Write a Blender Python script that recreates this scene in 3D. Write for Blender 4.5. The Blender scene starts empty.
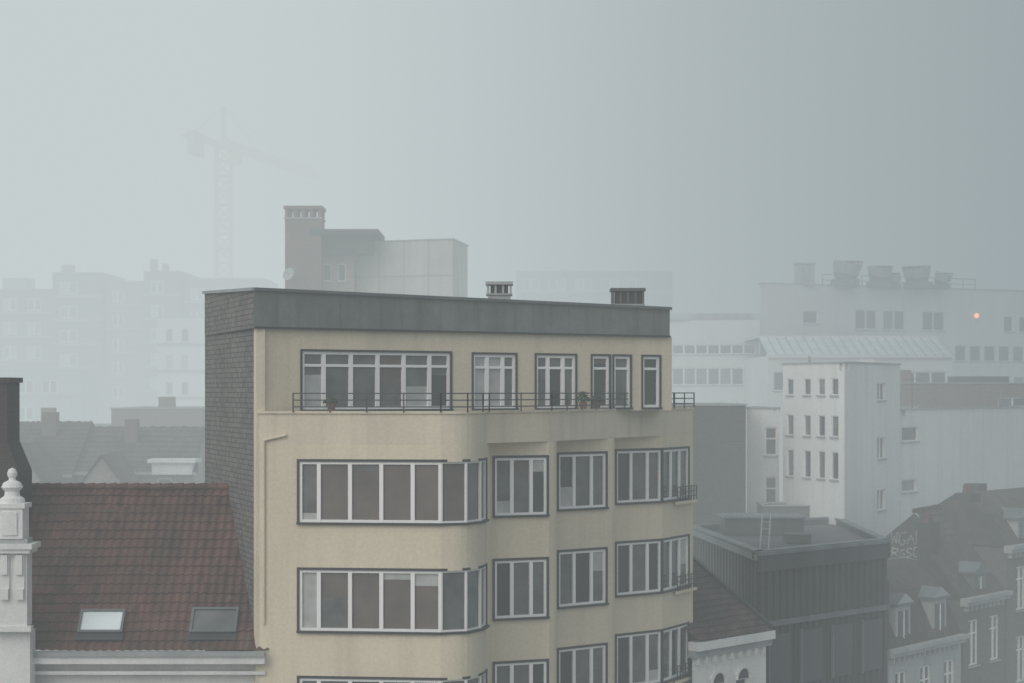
import bpy, math, random
from mathutils import Vector
random.seed(7)
scene = bpy.context.scene
CAMZ = 20.0

# ------------------------------------------------------------------ materials
def nt(name):
    m = bpy.data.materials.new(name); m.use_nodes = True
    t = m.node_tree; b = t.nodes['Principled BSDF']
    return m, t, b

def pos_noise(t, scale, mscale=(1, 1, 1), detail=3):
    g = t.nodes.new('ShaderNodeNewGeometry')
    mp = t.nodes.new('ShaderNodeMapping'); mp.inputs['Scale'].default_value = mscale
    n = t.nodes.new('ShaderNodeTexNoise'); n.inputs['Scale'].default_value = scale
    n.inputs['Detail'].default_value = detail
    t.links.new(g.outputs['Position'], mp.inputs['Vector'])
    t.links.new(mp.outputs['Vector'], n.inputs['Vector'])
    return n

def mixc(t, fac, a, b, mode='MIX'):
    m = t.nodes.new('ShaderNodeMix'); m.data_type = 'RGBA'; m.blend_type = mode
    for sock, v in ((m.inputs[0], fac), (m.inputs[6], a), (m.inputs[7], b)):
        if hasattr(v, 'links'): t.links.new(v, sock)
        elif isinstance(v, (int, float)): sock.default_value = v
        else: sock.default_value = (v[0], v[1], v[2], 1)
    return m.outputs[2]

def ramp(t, src, a, b):
    r = t.nodes.new('ShaderNodeMapRange')
    r.inputs['From Min'].default_value = a; r.inputs['From Max'].default_value = b
    t.links.new(src, r.inputs['Value'])
    return r.outputs['Result']

def mat(name, col, rough=.8, var=.15, scale=.8, streak=.2, bump=0, metal=0, coat=0, fine=12):
    m, t, b = nt(name)
    n = pos_noise(t, scale)
    lo = [c * (1 - var) for c in col]; hi = [min(1, c * (1 + var)) for c in col]
    c = mixc(t, ramp(t, n.outputs['Fac'], .3, .7), lo, hi)
    if streak:
        s = pos_noise(t, 1.0, (1.7, 1.7, .12), 4)
        c = mixc(t, ramp(t, s.outputs['Fac'], .48, .85), c, [x * (1 - streak) * .95 for x in col])
    if fine:
        f = pos_noise(t, fine, (1, 1, 1), 2)
        c = mixc(t, ramp(t, f.outputs['Fac'], .3, .7), c, mixc(t, .10, c, (0.02, .02, .02)))
    t.links.new(c, b.inputs['Base Color'])
    b.inputs['Roughness'].default_value = rough
    b.inputs['Metallic'].default_value = metal
    b.inputs['Coat Weight'].default_value = coat
    b.inputs['Coat Roughness'].default_value = .06
    return m

def brickmat(name, c1, c2, mortar, bw, bh, axis='X', msize=.015, rough=.85, var=.3, bump=False):
    m, t, b = nt(name)
    g = t.nodes.new('ShaderNodeNewGeometry')
    sp = t.nodes.new('ShaderNodeSeparateXYZ'); cb = t.nodes.new('ShaderNodeCombineXYZ')
    t.links.new(g.outputs['Position'], sp.inputs[0])
    t.links.new(sp.outputs[axis], cb.inputs['X']); t.links.new(sp.outputs['Z'], cb.inputs['Y'])
    br = t.nodes.new('ShaderNodeTexBrick')
    t.links.new(cb.outputs[0], br.inputs['Vector'])
    br.inputs['Scale'].default_value = 1
    br.inputs['Brick Width'].default_value = bw; br.inputs['Row Height'].default_value = bh
    br.inputs['Mortar Size'].default_value = msize
    br.inputs['Color1'].default_value = (*c1, 1); br.inputs['Color2'].default_value = (*c2, 1)
    br.inputs['Mortar'].default_value = (*mortar, 1)
    n = pos_noise(t, .5, (1, 1, .5), 4)
    c = mixc(t, ramp(t, n.outputs['Fac'], .35, .7), br.outputs['Color'],
             mixc(t, var, br.outputs['Color'], (.03, .03, .03)))
    n3 = pos_noise(t, 4.5, (1, 1, 1), 3)
    c = mixc(t, ramp(t, n3.outputs['Fac'], .45, .8), c, mixc(t, .5, c, (c1[0] * 1.9, c1[1] * 1.7, c1[2] * 1.6)))
    t.links.new(c, b.inputs['Base Color'])
    b.inputs['Roughness'].default_value = rough
    if bump:
        bp = t.nodes.new('ShaderNodeBump'); bp.inputs['Strength'].default_value = .4; bp.inputs['Distance'].default_value = .03
        bp.invert = True
        t.links.new(br.outputs['Fac'], bp.inputs['Height']); t.links.new(bp.outputs['Normal'], b.inputs['Normal'])
    return m

def tilemat(name, col, sx=.25, sy=.3):
    m, t, b = nt(name)
    g = t.nodes.new('ShaderNodeNewGeometry')
    v = t.nodes.new('ShaderNodeVectorMath'); v.operation = 'DIVIDE'; v.inputs[1].default_value = (sx, 50, sy)
    fl = t.nodes.new('ShaderNodeVectorMath'); fl.operation = 'FLOOR'
    w = t.nodes.new('ShaderNodeTexWhiteNoise')
    t.links.new(g.outputs['Position'], v.inputs[0]); t.links.new(v.outputs[0], fl.inputs[0])
    t.links.new(fl.outputs[0], w.inputs['Vector'])
    c = mixc(t, w.outputs['Value'], [x * .72 for x in col], [x * 1.25 for x in col])
    n = pos_noise(t, .7, (1, 1, 1), 5)
    c = mixc(t, ramp(t, n.outputs['Fac'], .42, .75), c, (col[0] * .5, col[1] * .65, col[2] * .65))
    n2 = pos_noise(t, 3.2, (1, 1, .4), 4)
    c = mixc(t, ramp(t, n2.outputs['Fac'], .6, .8), c, (.11, .11, .08))
    t.links.new(c, b.inputs['Base Color']); b.inputs['Roughness'].default_value = .75
    return m

M = {}
M['cream'] = mat('cream_render', (.75, .665, .51), var=.06, scale=.35, streak=.13)
M['creamband'] = mat('cream_band', (.74, .66, .515), var=.07, scale=.5, streak=.2)
M['zincband'] = mat('grey_zinc_fascia', (.19, .21, .205), rough=.55, var=.16, scale=1.2, streak=.3)
M['cap'] = mat('pale_coping', (.36, .38, .38), rough=.6, streak=0)
M['white'] = mat('white_paint', (.80, .81, .80), rough=.6, var=.06, streak=.15)
M['whitewall'] = mat('white_render', (.80, .80, .785), var=.06, scale=.3, streak=.12)
M['greywall'] = mat('grey_render', (.42, .44, .44), var=.1, scale=.3, streak=.2)
M['concrete'] = mat('pale_concrete_panels', (.54, .54, .51), var=.12, scale=.4, streak=.2)
M['frame'] = mat('white_window_frame', (.88, .88, .87), rough=.4, var=.02, streak=0, fine=0)
M['dark'] = mat('dark_metal', (.035, .036, .038), rough=.5, var=.1, streak=0, fine=0)
M['rail'] = mat('railing_paint', (.05, .05, .055), rough=.5, streak=0, fine=0)
M['roofing'] = mat('bitumen_roofing', (.07, .075, .08), rough=.85, var=.25, scale=.4, streak=0)
M['zinc'] = mat('weathered_zinc', (.058, .066, .066), rough=.55, var=.25, scale=.6, streak=.3, metal=.2)
M['zinclight'] = mat('pale_zinc', (.16, .18, .185), rough=.5, var=.2, scale=.6, streak=.3, metal=.2)
M['slate'] = brickmat('slate_shingles', (.14, .132, .125), (.23, .215, .2), (.05, .048, .047), .24, .15, 'Y', .014, bump=True)
M['brick'] = brickmat('brown_brick', (.16, .09, .068), (.21, .13, .1), (.2, .19, .17), .23, .075, 'X')
M['brickgrey'] = brickmat('grey_brick', (.085, .08, .075), (.13, .12, .11), (.13, .13, .125), .23, .075, 'X')
M['darkbrick'] = brickmat('sooty_brick', (.04, .035, .032), (.065, .055, .05), (.06, .055, .05), .23, .075, 'X')
M['oldbrick'] = brickmat('weathered_brick', (.24, .2, .17), (.31, .26, .22), (.3, .29, .27), .23, .075, 'X')
M['tile'] = tilemat('clay_pantiles', (.12, .06, .046))
M['tiledark'] = tilemat('old_brown_tiles', (.07, .05, .043))
M['glass'] = mat('window_glass', (.035, .04, .043), rough=.15, var=.3, streak=0, coat=.6, scale=.6, fine=0)
M['glassgrey'] = mat('window_glass_net_curtain', (.12, .123, .12), rough=.35, var=.3, streak=0, coat=.6, scale=1.5, fine=0)
M['blind'] = mat('window_brown_blind', (.135, .112, .097), rough=.4, var=.2, streak=0, coat=.6, scale=1.1, fine=0)
M['curtain'] = mat('window_white_curtain', (.42, .43, .42), rough=.5, var=.15, streak=.1, coat=.6, scale=3, fine=0)
M['skyglass'] = mat('roof_glazing', (.74, .82, .84), rough=.25, var=.1, streak=0, coat=1, fine=0)
M['asphalt'] = mat('asphalt', (.05, .05, .052), var=.2, streak=0)
M['paving'] = mat('paving', (.22, .21, .2), var=.2, streak=0)
M['ground'] = mat('ground_surface', (.1, .1, .095), var=.3, streak=0, scale=.05, fine=2)
M['crane'] = mat('crane_steel', (.42, .17, .1), rough=.5, streak=0, fine=0)
M['leaf'] = mat('leaf', (.05, .09, .035), rough=.6, streak=0, var=.4, fine=0)
M['pot'] = mat('terracotta', (.2, .12, .09), streak=0)
M['graffiti'] = mat('graffiti_paint', (.36, .38, .38), rough=.6, streak=0, var=.5, scale=3)
lm, lt_, lb_ = nt('lamp_glow'); lb_.inputs['Base Color'].default_value = (.8, .4, .2, 1); lb_.inputs['Emission Color'].default_value = (1, .42, .2, 1); lb_.inputs['Emission Strength'].default_value = 1.8
M['lamp'] = lm

# ------------------------------------------------------------------ mesh builder
class MB:
    def __init__(s): s.v = []; s.f = []; s.m = []; s.names = []
    def mi(s, k):
        if k not in s.names: s.names.append(k)
        return s.names.index(k)
    def face(s, pts, k):
        i = len(s.v); s.v += [tuple(p) for p in pts]; s.f.append(tuple(range(i, i + len(pts)))); s.m.append(s.mi(k))
    def hexa(s, c, k):
        for q in ((0, 3, 2, 1), (4, 5, 6, 7), (0, 1, 5, 4), (1, 2, 6, 5), (2, 3, 7, 6), (3, 0, 4, 7)):
            s.face([c[j] for j in q], k)
    def box(s, x0, x1, y0, y1, z0, z1, k):
        s.hexa([(x0, y0, z0), (x1, y0, z0), (x1, y1, z0), (x0, y1, z0), (x0, y0, z1), (x1, y0, z1), (x1, y1, z1), (x0, y1, z1)], k)
    def lbox(s, p, d, n, u0, u1, n0, n1, z0, z1, k):
        def q(u, w, z): return (p[0] + d[0] * u + n[0] * w, p[1] + d[1] * u + n[1] * w, z)
        s.hexa([q(u0, n1, z0), q(u1, n1, z0), q(u1, n0, z0), q(u0, n0, z0), q(u0, n1, z1), q(u1, n1, z1), q(u1, n0, z1), q(u0, n0, z1)], k)
    def prism(s, poly, z0, z1, k, ktop=None):
        n = len(poly)
        for i in range(n):
            a, b = poly[i], poly[(i + 1) % n]
            s.face([(a[0], a[1], z0), (b[0], b[1], z0), (b[0], b[1], z1), (a[0], a[1], z1)], k)
        s.face([(p[0], p[1], z1) for p in poly], ktop or k)
        s.face([(p[0], p[1], z0) for p in reversed(poly)], k)
    def frustum(s, a, z0, b, z1, k, ktop=None):
        n = len(a)
        for i in range(n):
            j = (i + 1) % n
            s.face([(*a[i], z0), (*a[j], z0), (*b[j], z1), (*b[i], z1)], k)
        s.face([(*p, z1) for p in b], ktop or k)
    def beam(s, a, b, w, k, w2=None):
        a = Vector(a); b = Vector(b); d = (b - a)
        if d.length < 1e-6: return
        d.normalize()
        up = Vector((0, 0, 1)) if abs(d.z) < .95 else Vector((1, 0, 0))
        x = d.cross(up).normalized() * w / 2; y = x.cross(d).normalized() * (w2 or w) / 2
        s.hexa([a - x - y, a + x - y, b + x - y, b - x - y, a - x + y, a + x + y, b + x + y, b - x + y], k)
    def cyl(s, a, b, r1, r2, k, n=14):
        a = Vector(a); b = Vector(b); d = (b - a).normalized()
        up = Vector((0, 0, 1)) if abs(d.z) < .95 else Vector((1, 0, 0))
        x = d.cross(up).normalized(); y = d.cross(x)
        A = [a + (x * math.cos(t) + y * math.sin(t)) * r1 for t in [2 * math.pi * i / n for i in range(n)]]
        B = [b + (x * math.cos(t) + y * math.sin(t)) * r2 for t in [2 * math.pi * i / n for i in range(n)]]
        for i in range(n):
            j = (i + 1) % n
            s.face([A[i], A[j], B[j], B[i]], k)
        s.face(B, k); s.face(A[::-1], k)
    def revolve(s, c, prof, k, n=20):
        for (r0, z0), (r1, z1) in zip(prof, prof[1:]):
            for i in range(n):
                t0 = 2 * math.pi * i / n; t1 = 2 * math.pi * (i + 1) / n
                s.face([(c[0] + r0 * math.cos(t0), c[1] + r0 * math.sin(t0), z0), (c[0] + r0 * math.cos(t1), c[1] + r0 * math.sin(t1), z0),
                        (c[0] + r1 * math.cos(t1), c[1] + r1 * math.sin(t1), z1), (c[0] + r1 * math.cos(t0), c[1] + r1 * math.sin(t0), z1)], k)
    def obj(s, name, parent=None):
        me = bpy.data.meshes.new(name); me.from_pydata(s.v, [], s.f)
        for k in s.names: me.materials.append(M[k])
        me.polygons.foreach_set('material_index', s.m); me.update()
        o = bpy.data.objects.new(name, me); scene.collection.objects.link(o)
        if parent: o.parent = parent
        return o

def empty(name):
    e = bpy.data.objects.new(name, None); scene.collection.objects.link(e); return e

def seg(p0, p1):
    dx, dy = p1[0] - p0[0], p1[1] - p0[1]; L = math.hypot(dx, dy)
    return (dx / L, dy / L), (dy / L, -dx / L), L

PANES = {'main': ['blind', 'blind', 'blind', 'glassgrey', 'glass'], 'pent': ['curtain', 'glassgrey', 'glassgrey', 'glass'],
         'dark': ['glass', 'glass', 'glassgrey'], 'mix': ['glass', 'glassgrey', 'curtain', 'glass']}

class Bld:
    def __init__(s, name):
        s.e = empty(name); s.w = MB(); s.win = MB(); s.r = MB(); s.t = MB()
    def wall(s, p0, p1, z0, z1, wins, k, reveal=.16):
        d, n, L = seg(p0, p1)
        def q(u, w, z): return (p0[0] + d[0] * u + n[0] * w, p0[1] + d[1] * u + n[1] * w, z)
        us = sorted(set([0, L] + [round(x, 4) for w in wins for x in (w['u0'], w['u1'])]))
        zs = sorted(set([z0, z1] + [round(x, 4) for w in wins for x in (w['z0'], w['z1'])]))
        for a, b in zip(us, us[1:]):
            for c, e in zip(zs, zs[1:]):
                um, zm = (a + b) / 2, (c + e) / 2
                if any(w['u0'] < um < w['u1'] and w['z0'] < zm < w['z1'] for w in wins): continue
                s.w.face([q(a, 0, c), q(b, 0, c), q(b, 0, e), q(a, 0, e)], k)
        for w in wins:
            a, b, c, e = w['u0'], w['u1'], w['z0'], w['z1']; R = -w.get('rv', reveal)
            rq = [([q(a, 0, c), q(a, 0, e), q(a, R, e), q(a, R, c)], 0), ([q(b, 0, c), q(b, R, c), q(b, R, e), q(b, 0, e)], 0),
                  ([q(a, 0, c), q(a, R, c), q(b, R, c), q(b, 0, c)], 1), ([q(a, 0, e), q(b, 0, e), q(b, R, e), q(a, R, e)], 1)]
            for quad, hz in rq:
                if hz or not w.get('wrap'): s.w.face(quad, k)
            fr = w.get('fr', .06); fk = w.get('fk', 'frame'); pal = PANES[w.get('pal', 'dark')]
            X = s.win
            sp = w.get('sp', [1]); tot = sum(sp); u = a; cuts = [a]
            for x in sp: u += (b - a) * x / tot; cuts.append(u)
            for i, (x0, x1) in enumerate(zip(cuts, cuts[1:])):
                tops = [c, e] if not w.get('tr') else [c, c + (e - c) * w['tr'], e]
                pk = w['pk'][i] if 'pk' in w else random.choice(pal)
                for t0, t1 in zip(tops, tops[1:]):
                    off = random.uniform(-.006, .006)
                    X.face([q(x0, R + .01 + off, t0), q(x1, R + .01 - off, t0), q(x1, R + .012, t1), q(x0, R + .012, t1)], pk)
                if w.get('part') and x1 - x0 > .4 and random.random() < .35:
                    h = (e - c) * random.choice([.15, .25, .4, .55]); lowc = random.random() < .2
                    z0_, z1_ = (c, c + h) if lowc else (e - h, e)
                    X.face([q(x0, R + .018, z0_), q(x1, R + .018, z0_), q(x1, R + .019, z1_), q(x0, R + .019, z1_)], random.choice(['glassgrey', 'blind', 'curtain'] if pk != 'curtain' else ['glassgrey']))
            if fr:
                for i, cu in enumerate(cuts):
                    lo, hi = (cu, cu + fr) if i == 0 else ((cu - fr, cu) if i == len(cuts) - 1 else (cu - fr * .75, cu + fr * .75))
                    X.lbox(p0, d, n, lo, hi, R + .02, R + .085, c, e, fk)
                X.lbox(p0, d, n, a, b, R + .02, R + .08, c, c + fr, fk)
                X.lbox(p0, d, n, a, b, R + .02, R + .08, e - fr, e, fk)
                if w.get('tr'):
                    zt = c + (e - c) * w['tr']
                    X.lbox(p0, d, n, a, b, R + .02, R + .078, zt - fr * .45, zt + fr * .45, fk)
            if w.get('sur'):
                g = w['sur']; ga = 0 if w.get('wrap', 0) in (2, 3) else g; gb_ = 0 if w.get('wrap', 0) in (1, 3) else g
                X.lbox(p0, d, n, a - ga, b + gb_, -.02, .035, e, e + g, 'dark')
                if ga: X.lbox(p0, d, n, a - g, a, -.02, .033, c, e, 'dark')
                if gb_: X.lbox(p0, d, n, b, b + g, -.02, .033, c, e, 'dark')
                X.lbox(p0, d, n, a - ga, b + gb_, -.02, .10, c - g * .9, c, 'dark')
            elif w.get('sill', 1):
                X.lbox(p0, d, n, a - .06, b + .06, -.05, .07, c - .07, c, 'cap')
    def block(s, poly, z0, z1, k, wins={}, kroof='roofing', parapet=.35, cap='cap', kk={}):
        n = len(poly)
        for i in range(n):
            s.wall(poly[i], poly[(i + 1) % n], z0, z1, wins.get(i, []), kk.get(i, k))
        s.r.face([(*p, z1 - parapet) for p in poly], kroof)
        for i in range(n):
            a, b = poly[i], poly[(i + 1) % n]; d, nn, L = seg(a, b)
            s.w.face([(a[0] - nn[0] * .25, a[1] - nn[1] * .25, z1), (a[0] - nn[0] * .25, a[1] - nn[1] * .25, z1 - parapet),
                      (b[0] - nn[0] * .25, b[1] - nn[1] * .25, z1 - parapet), (b[0] - nn[0] * .25, b[1] - nn[1] * .25, z1)], kk.get(i, k))
            s.t.lbox(a, d, nn, -.04 + i * .001, L + .04, -.3, .06, z1 - .004 * (i % 3), z1 + .07 + .003 * (i % 3), cap)
    def done(s):
        for mb, nm in ((s.w, 'walls'), (s.win, 'windows'), (s.r, 'roof'), (s.t, 'trim')):
            if mb.v: mb.obj(nm, s.e)
        return s.e

def W(u0, u1, z0, z1, **k): return dict(u0=u0, u1=u1, z0=z0, z1=z1, **k)
def grid(us, w, rows, **k): return [W(u, u + w, a, b, **k) for u in us for a, b in rows]

def tile_roof(mb, e0, e1, r0, r1, k, per=.25, course=.33, amp=.025, step=.035):
    """corrugated pantile slope between eave e0-e1 and ridge r0-r1 (3D points)"""
    e0, e1, r0, r1 = map(Vector, (e0, e1, r0, r1))
    L = (e1 - e0).length; S = (r0 - e0).length
    nu = int(L / per * 5); nc = max(2, int(S / course))
    nrm = (e1 - e0).cross(r0 - e0).normalized()
    if nrm.z < 0: nrm = -nrm
    def row(t, off):
        out = []
        for i in range(nu + 1):
            f = i / nu; p = (e0.lerp(e1, f)).lerp(r0.lerp(r1, f), t)
            h = amp * math.sin(2 * math.pi * f * L / per) + off + .018 * math.sin(f * 9 + t * 5) + .012 * math.sin(f * 23 - t * 9)
            out.append(p + nrm * h)
        return out
    idx0 = len(mb.v); mi = mb.mi(k); rows = 0
    for c in range(nc):
        j = random.uniform(-.006, .006)
        mb.v += [tuple(p) for p in row(c / nc, step + j)]; mb.v += [tuple(p) for p in row((c + 1) / nc, j)]; rows += 2
    for r in range(rows - 1):
        for i in range(nu):
            a = idx0 + r * (nu + 1) + i
            mb.f.append((a, a + 1, a + nu + 2, a + nu + 1)); mb.m.append(mi)

# ------------------------------------------------------------------ main apartment building
A0 = (-7.22, 54.0); A2 = (-.73, 55.3); A3 = (-.63, 56.6)
Q1 = (-2.0, 53.46); Q2 = (-1.28, 53.72); Q3 = (-.88, 54.42)
B1 = (1.12, 57.3); C0 = (1.33, 59.6); C1 = (3.08, 61.0); D0 = (3.35, 63.0); D1 = (5.08, 64.4); D2 = (6.36, 66.8)
BR = (4.5, 75.0); BL = (-9.94, 61.5)
def spline(P, k=4):
    out = []
    for i in range(1, len(P) - 2):
        p0, p1, p2, p3 = P[i - 1:i + 3]
        for j in range(k):
            t = j / k
            out.append(tuple(.5 * ((2 * p1[a]) + (-p0[a] + p2[a]) * t + (2 * p0[a] - 5 * p1[a] + 4 * p2[a] - p3[a]) * t * t + (-p0[a] + 3 * p1[a] - 3 * p2[a] + p3[a]) * t ** 3) for a in (0, 1)))
    out.append(P[-2]); return out
curve = spline([(-2.8, 53.54), Q1, Q2, Q3, A2, (-.66, 56.1)])
ab = Bld('apartment_building')
rows = [(18.0 - 3.07 * i - 1.72, 18.0 - 3.07 * i) for i in range(6)]
arc1 = [B1, (1.26, 57.5), (1.34, 57.8), (1.36, 58.2), (1.34, 58.8), C0]
arc2 = [C1, (3.22, 61.2), (3.31, 61.5), (3.34, 61.9), (3.33, 62.4), D0]
ZB = 18.48
K = dict(fr=.075, sur=.07, pal='main', rv=.09, part=1)
def spec(a, b, u0, u1, sp, pk=None, z=None, **kw):
    ws = []
    for i, (c, e) in enumerate(rows):
        w = W(u0, u1, c, e, sp=sp, **K); w.update(kw)
        if pk: w['pk'] = pk[i % len(pk)]
        ws.append(w)
    ab.wall(a, b, 0, ZB, ws, 'cream')
spec(A0, Q1, 1.2, seg(A0, Q1)[2], [.62, 1, 1, 1, .9], [['glassgrey', 'blind', 'blind', 'blind', 'blind'], ['curtain', 'blind', 'blind', 'blind', 'blind'], ['glassgrey', 'glassgrey', 'glass', 'glassgrey', 'glassgrey']], wrap=1)
for a, b, wr in ((Q1, Q2, 3), (Q2, Q3, 3), (Q3, A2, 2)):      # faceted glazing round the bay corner
    L = seg(a, b)[2]
    for i, (c, e) in enumerate(rows):
        ab.wall(a, b, c, e, [W(0, L if wr == 3 else L - .15, c, e, **dict(K, wrap=wr, fr=.05, part=0, pk=[['blind', 'glassgrey', 'blind'][(i + wr) % 3]]))], 'cream')
zz = [ZB] + [x for c, e in rows for x in (e, c)] + [0]
for zhi, zlo in zip(zz[::2], zz[1::2]):
    for a, b in zip(curve, curve[1:]): ab.wall(a, b, zlo, zhi, [], 'cream')
    ab.w.face([(*p, zhi) for p in curve] + [(-2, 55.2, zhi)], 'cream'); ab.w.face([(*p, zlo) for p in reversed(curve)] + [(-2, 55.2, zlo)], 'cream')
ab.wall(A2, A3, 0, ZB, [], 'cream')
spec(A3, B1, .12, 1.8, [.9, 1, .8], [['glassgrey', 'glassgrey', 'glass'], ['glass', 'glassgrey', 'glassgrey']])
for arc in (arc1, arc2):
    for a, b in zip(arc, arc[1:]): ab.wall(a, b, 0, ZB, [], 'cream')
spec(C0, C1, .17, 2.14, [.9, 1, .8], [['glass', 'glassgrey', 'glassgrey'], ['glassgrey', 'glass', 'glassgrey']])
spec(D0, D1, .15, 2.17, [.9, 1, .8], [['glass', 'glassgrey', 'glassgrey'], ['glass', 'glassgrey', 'glass']])
spec(D1, D2, .06, 2.3, [1, 1, 1], [['glass', 'glass', 'glassgrey']])
ab.wall(D2, BR, 0, 19.4, [], 'cream'); ab.wall(BR, BL, 0, 19.4, [], 'greywall')
ab.wall(BL, A0, 0, 21.79, [], 'slate')
d, n, L = seg(BL, A0)
ab.t.lbox(BL, d, n, L - .32, L + .02, -.2, .05, 0, 21.78, 'creamband')
front = [A0] + curve + [(-.1, 56.0), B1, (1.45, 58.0), C1, (3.4, 61.7), D1, D2]
hull = front + [BR, (BR[0] - .3, BR[1] - .3), (BL[0] + .2, BL[1] - .0)]
ab.w.prism(hull, ZB, 19.36, 'creamband', 'roofing')
for a, b in zip(front, front[1:]):
    dd, nn, LL = seg(a, b)
    ab.t.lbox(a, dd, nn, -.015, LL + .015, -.3, .05, 19.36, 19.43, 'creamband')
P0 = (-7.25, 54.02); P1 = (5.3, 63.0)
Pp = [P0, P1, (3.4, 71.5), (-9.8, 61.4)]
PK = dict(fr=.085, sur=.06, tr=.76, pal='pent', rv=.1, part=1)
pw = [W(1.46, 6.60, 19.46, 21.15, sp=[.8, 1, 1, 1, 1, .8], **PK), W(7.45, 9.05, 19.46, 21.13, sp=[.9, 1, .8], **PK), W(9.85, 11.4, 19.46, 21.13, sp=[.8, 1, .8], **PK),
      W(12.08, 12.78, 19.46, 21.13, sp=[1], **dict(PK, pk=['glass'])), W(12.97, 13.65, 19.46, 21.13, sp=[1], **dict(PK, pk=['glassgrey'])), W(14.18, 14.9, 19.46, 21.13, sp=[1], **dict(PK, pk=['glass']))]
ab.wall(P0, P1, 19.36, 21.79, pw, 'cream')
ab.wall(P1, Pp[2], 19.36, 21.79, [], 'cream'); ab.wall(Pp[2], Pp[3], 19.36, 21.79, [], 'greywall')
F0 = (-7.32, 53.86); F1 = (5.22, 62.85); F2 = (3.35, 71.6); F3 = (-9.93, 61.4)
lo = [F0, F1, F2, F3]
zt = [22.86, 22.7, 22.9, 23.15]
for i in range(4):
    j = (i + 1) % 4
    ab.r.face([(*lo[i], 21.79), (*lo[j], 21.79), (*lo[j], zt[j]), (*lo[i], zt[i])], 'zincband' if i < 3 else 'slate')
ab.r.face([(*lo[i], zt[i]) for i in range(4)], 'roofing')
ab.r.face([(*lo[i], 21.79) for i in (3, 2, 1, 0)], 'zincband')
for i in (0, 1, 3):
    j = (i + 1) % 4
    a = (lo[i][0], lo[i][1], zt[i] + .03); b = (lo[j][0], lo[j][1], zt[j] + .03)
    ab.t.beam(a, b, .16, 'cap' if i == 3 else 'zinclight', .09)
dd, nn, LL = seg(F0, F1)
for i in range(1, 22):
    u = LL * i / 22
    ab.t.lbox(F0, dd, nn, u - .012, u + .012, 0, .02, 21.8, 22.68, 'zincband')
ab.t.lbox(F0, dd, nn, 0, LL, .0, .05, 21.77, 21.83, 'dark')
ab.t.cyl((-7.05, 53.93, 18.6), (-7.05, 53.93, 13.4), .045, .045, 'creamband'); ab.t.cyl((-7.05, 53.93, 18.6), (-6.4, 53.86, 18.75), .04, .04, 'creamband')
ab.done()

def chimney(name, cx, cy, w, dpt, z0, z1, k, slots=4, head=.45):
    c = MB()
    c.box(cx - w / 2, cx + w / 2, cy - dpt / 2, cy + dpt / 2, z0, z1 - head, k)
    c.box(cx - w / 2 - .06, cx + w / 2 + .06, cy - dpt / 2 - .06, cy + dpt / 2 + .06, z1 - head, z1 - head + .06, 'cap')
    for i in range(slots + 1):
        x = cx - w / 2 + w * i / slots
        c.box(x - .035, x + .035, cy - dpt / 2, cy + dpt / 2, z1 - head + .06, z1 - .1, k)
    c.box(cx - w / 2 + .08, cx + w / 2 - .08, cy - dpt / 2 + .12, cy + dpt / 2 - .12, z1 - head + .06, z1 - .1, 'dark')
    c.box(cx - w / 2 - .08, cx + w / 2 + .08, cy - dpt / 2 - .08, cy + dpt / 2 + .08, z1 - .1, z1, k)
    return c.obj(name)
chimney('chimney', -.42, 63.2, .75, .7, 22.6, 23.62, 'greywall', 3)
chimney('chimney', 3.95, 65.0, 1.02, .8, 22.5, 23.5, 'brickgrey', 4, .6)

r = MB()
pts = [(-6.2, 53.83), (-2.0, 53.4), (-1.25, 53.66), (-.83, 54.4), (-.66, 55.2), (1.2, 57.2), (3.16, 60.9), (5.16, 64.3), (6.4, 66.8), (5.8, 68.2)]
for a, b in zip(pts, pts[1:]):
    for z in (19.93, 19.74, 19.55): r.beam((*a, z), (*b, z), .035, 'rail')
    L = math.hypot(b[0] - a[0], b[1] - a[1]); k = max(1, round(L / 1.1))
    for i in range(k + 1):
        x = a[0] + (b[0] - a[0]) * i / k; y = a[1] + (b[1] - a[1]) * i / k
        r.beam((x, y, 19.4), (x, y, 19.95), .04, 'rail')
r.obj('terrace_railing')
for zz_ in (16.2, 13.13, 10.06):
    b = MB()
    d, n, L = seg(D1, D2)
    b.lbox(D1, d, n, .9, L - .1, .11, .2, zz_ - .1, zz_, 'creamband')
    for h in (.15, .32, .5):
        b.lbox(D1, d, n, .9, L - .1, .17, .2, zz_ + h - .015, zz_ + h + .015, 'rail')
    for i in range(8):
        u = .9 + (L - 1.03) * i / 7; b.lbox(D1, d, n, u, u + .03, .172, .198, zz_, zz_ + .5, 'rail')
    b.obj('balcony_railing')

def plant(x, y, z, h):
    p = MB(); p.cyl((x, y, z), (x, y, z + .22), .1, .14, 'pot')
    for i in range(110):
        t = random.random(); rr = .24 * (1 - t * .5) * random.random() ** .5; an = random.uniform(0, 6.28)
        c = Vector((x + rr * math.cos(an), y + rr * math.sin(an), z + .24 + t * h))
        a = Vector((random.uniform(-1, 1), random.uniform(-1, 1), random.uniform(-.4, 1))).normalized() * .07
        b2 = a.cross(Vector((random.uniform(-1, 1), random.uniform(-1, 1), .3))).normalized() * .03
        p.face([c - a, c + b2, c + a, c - b2], 'leaf')
    p.obj('potted_plant')
plant(2.25, 60.0, 19.43, .3); plant(2.7, 60.5, 19.43, .15); plant(-5.2, 54.7, 19.43, .1)

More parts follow.
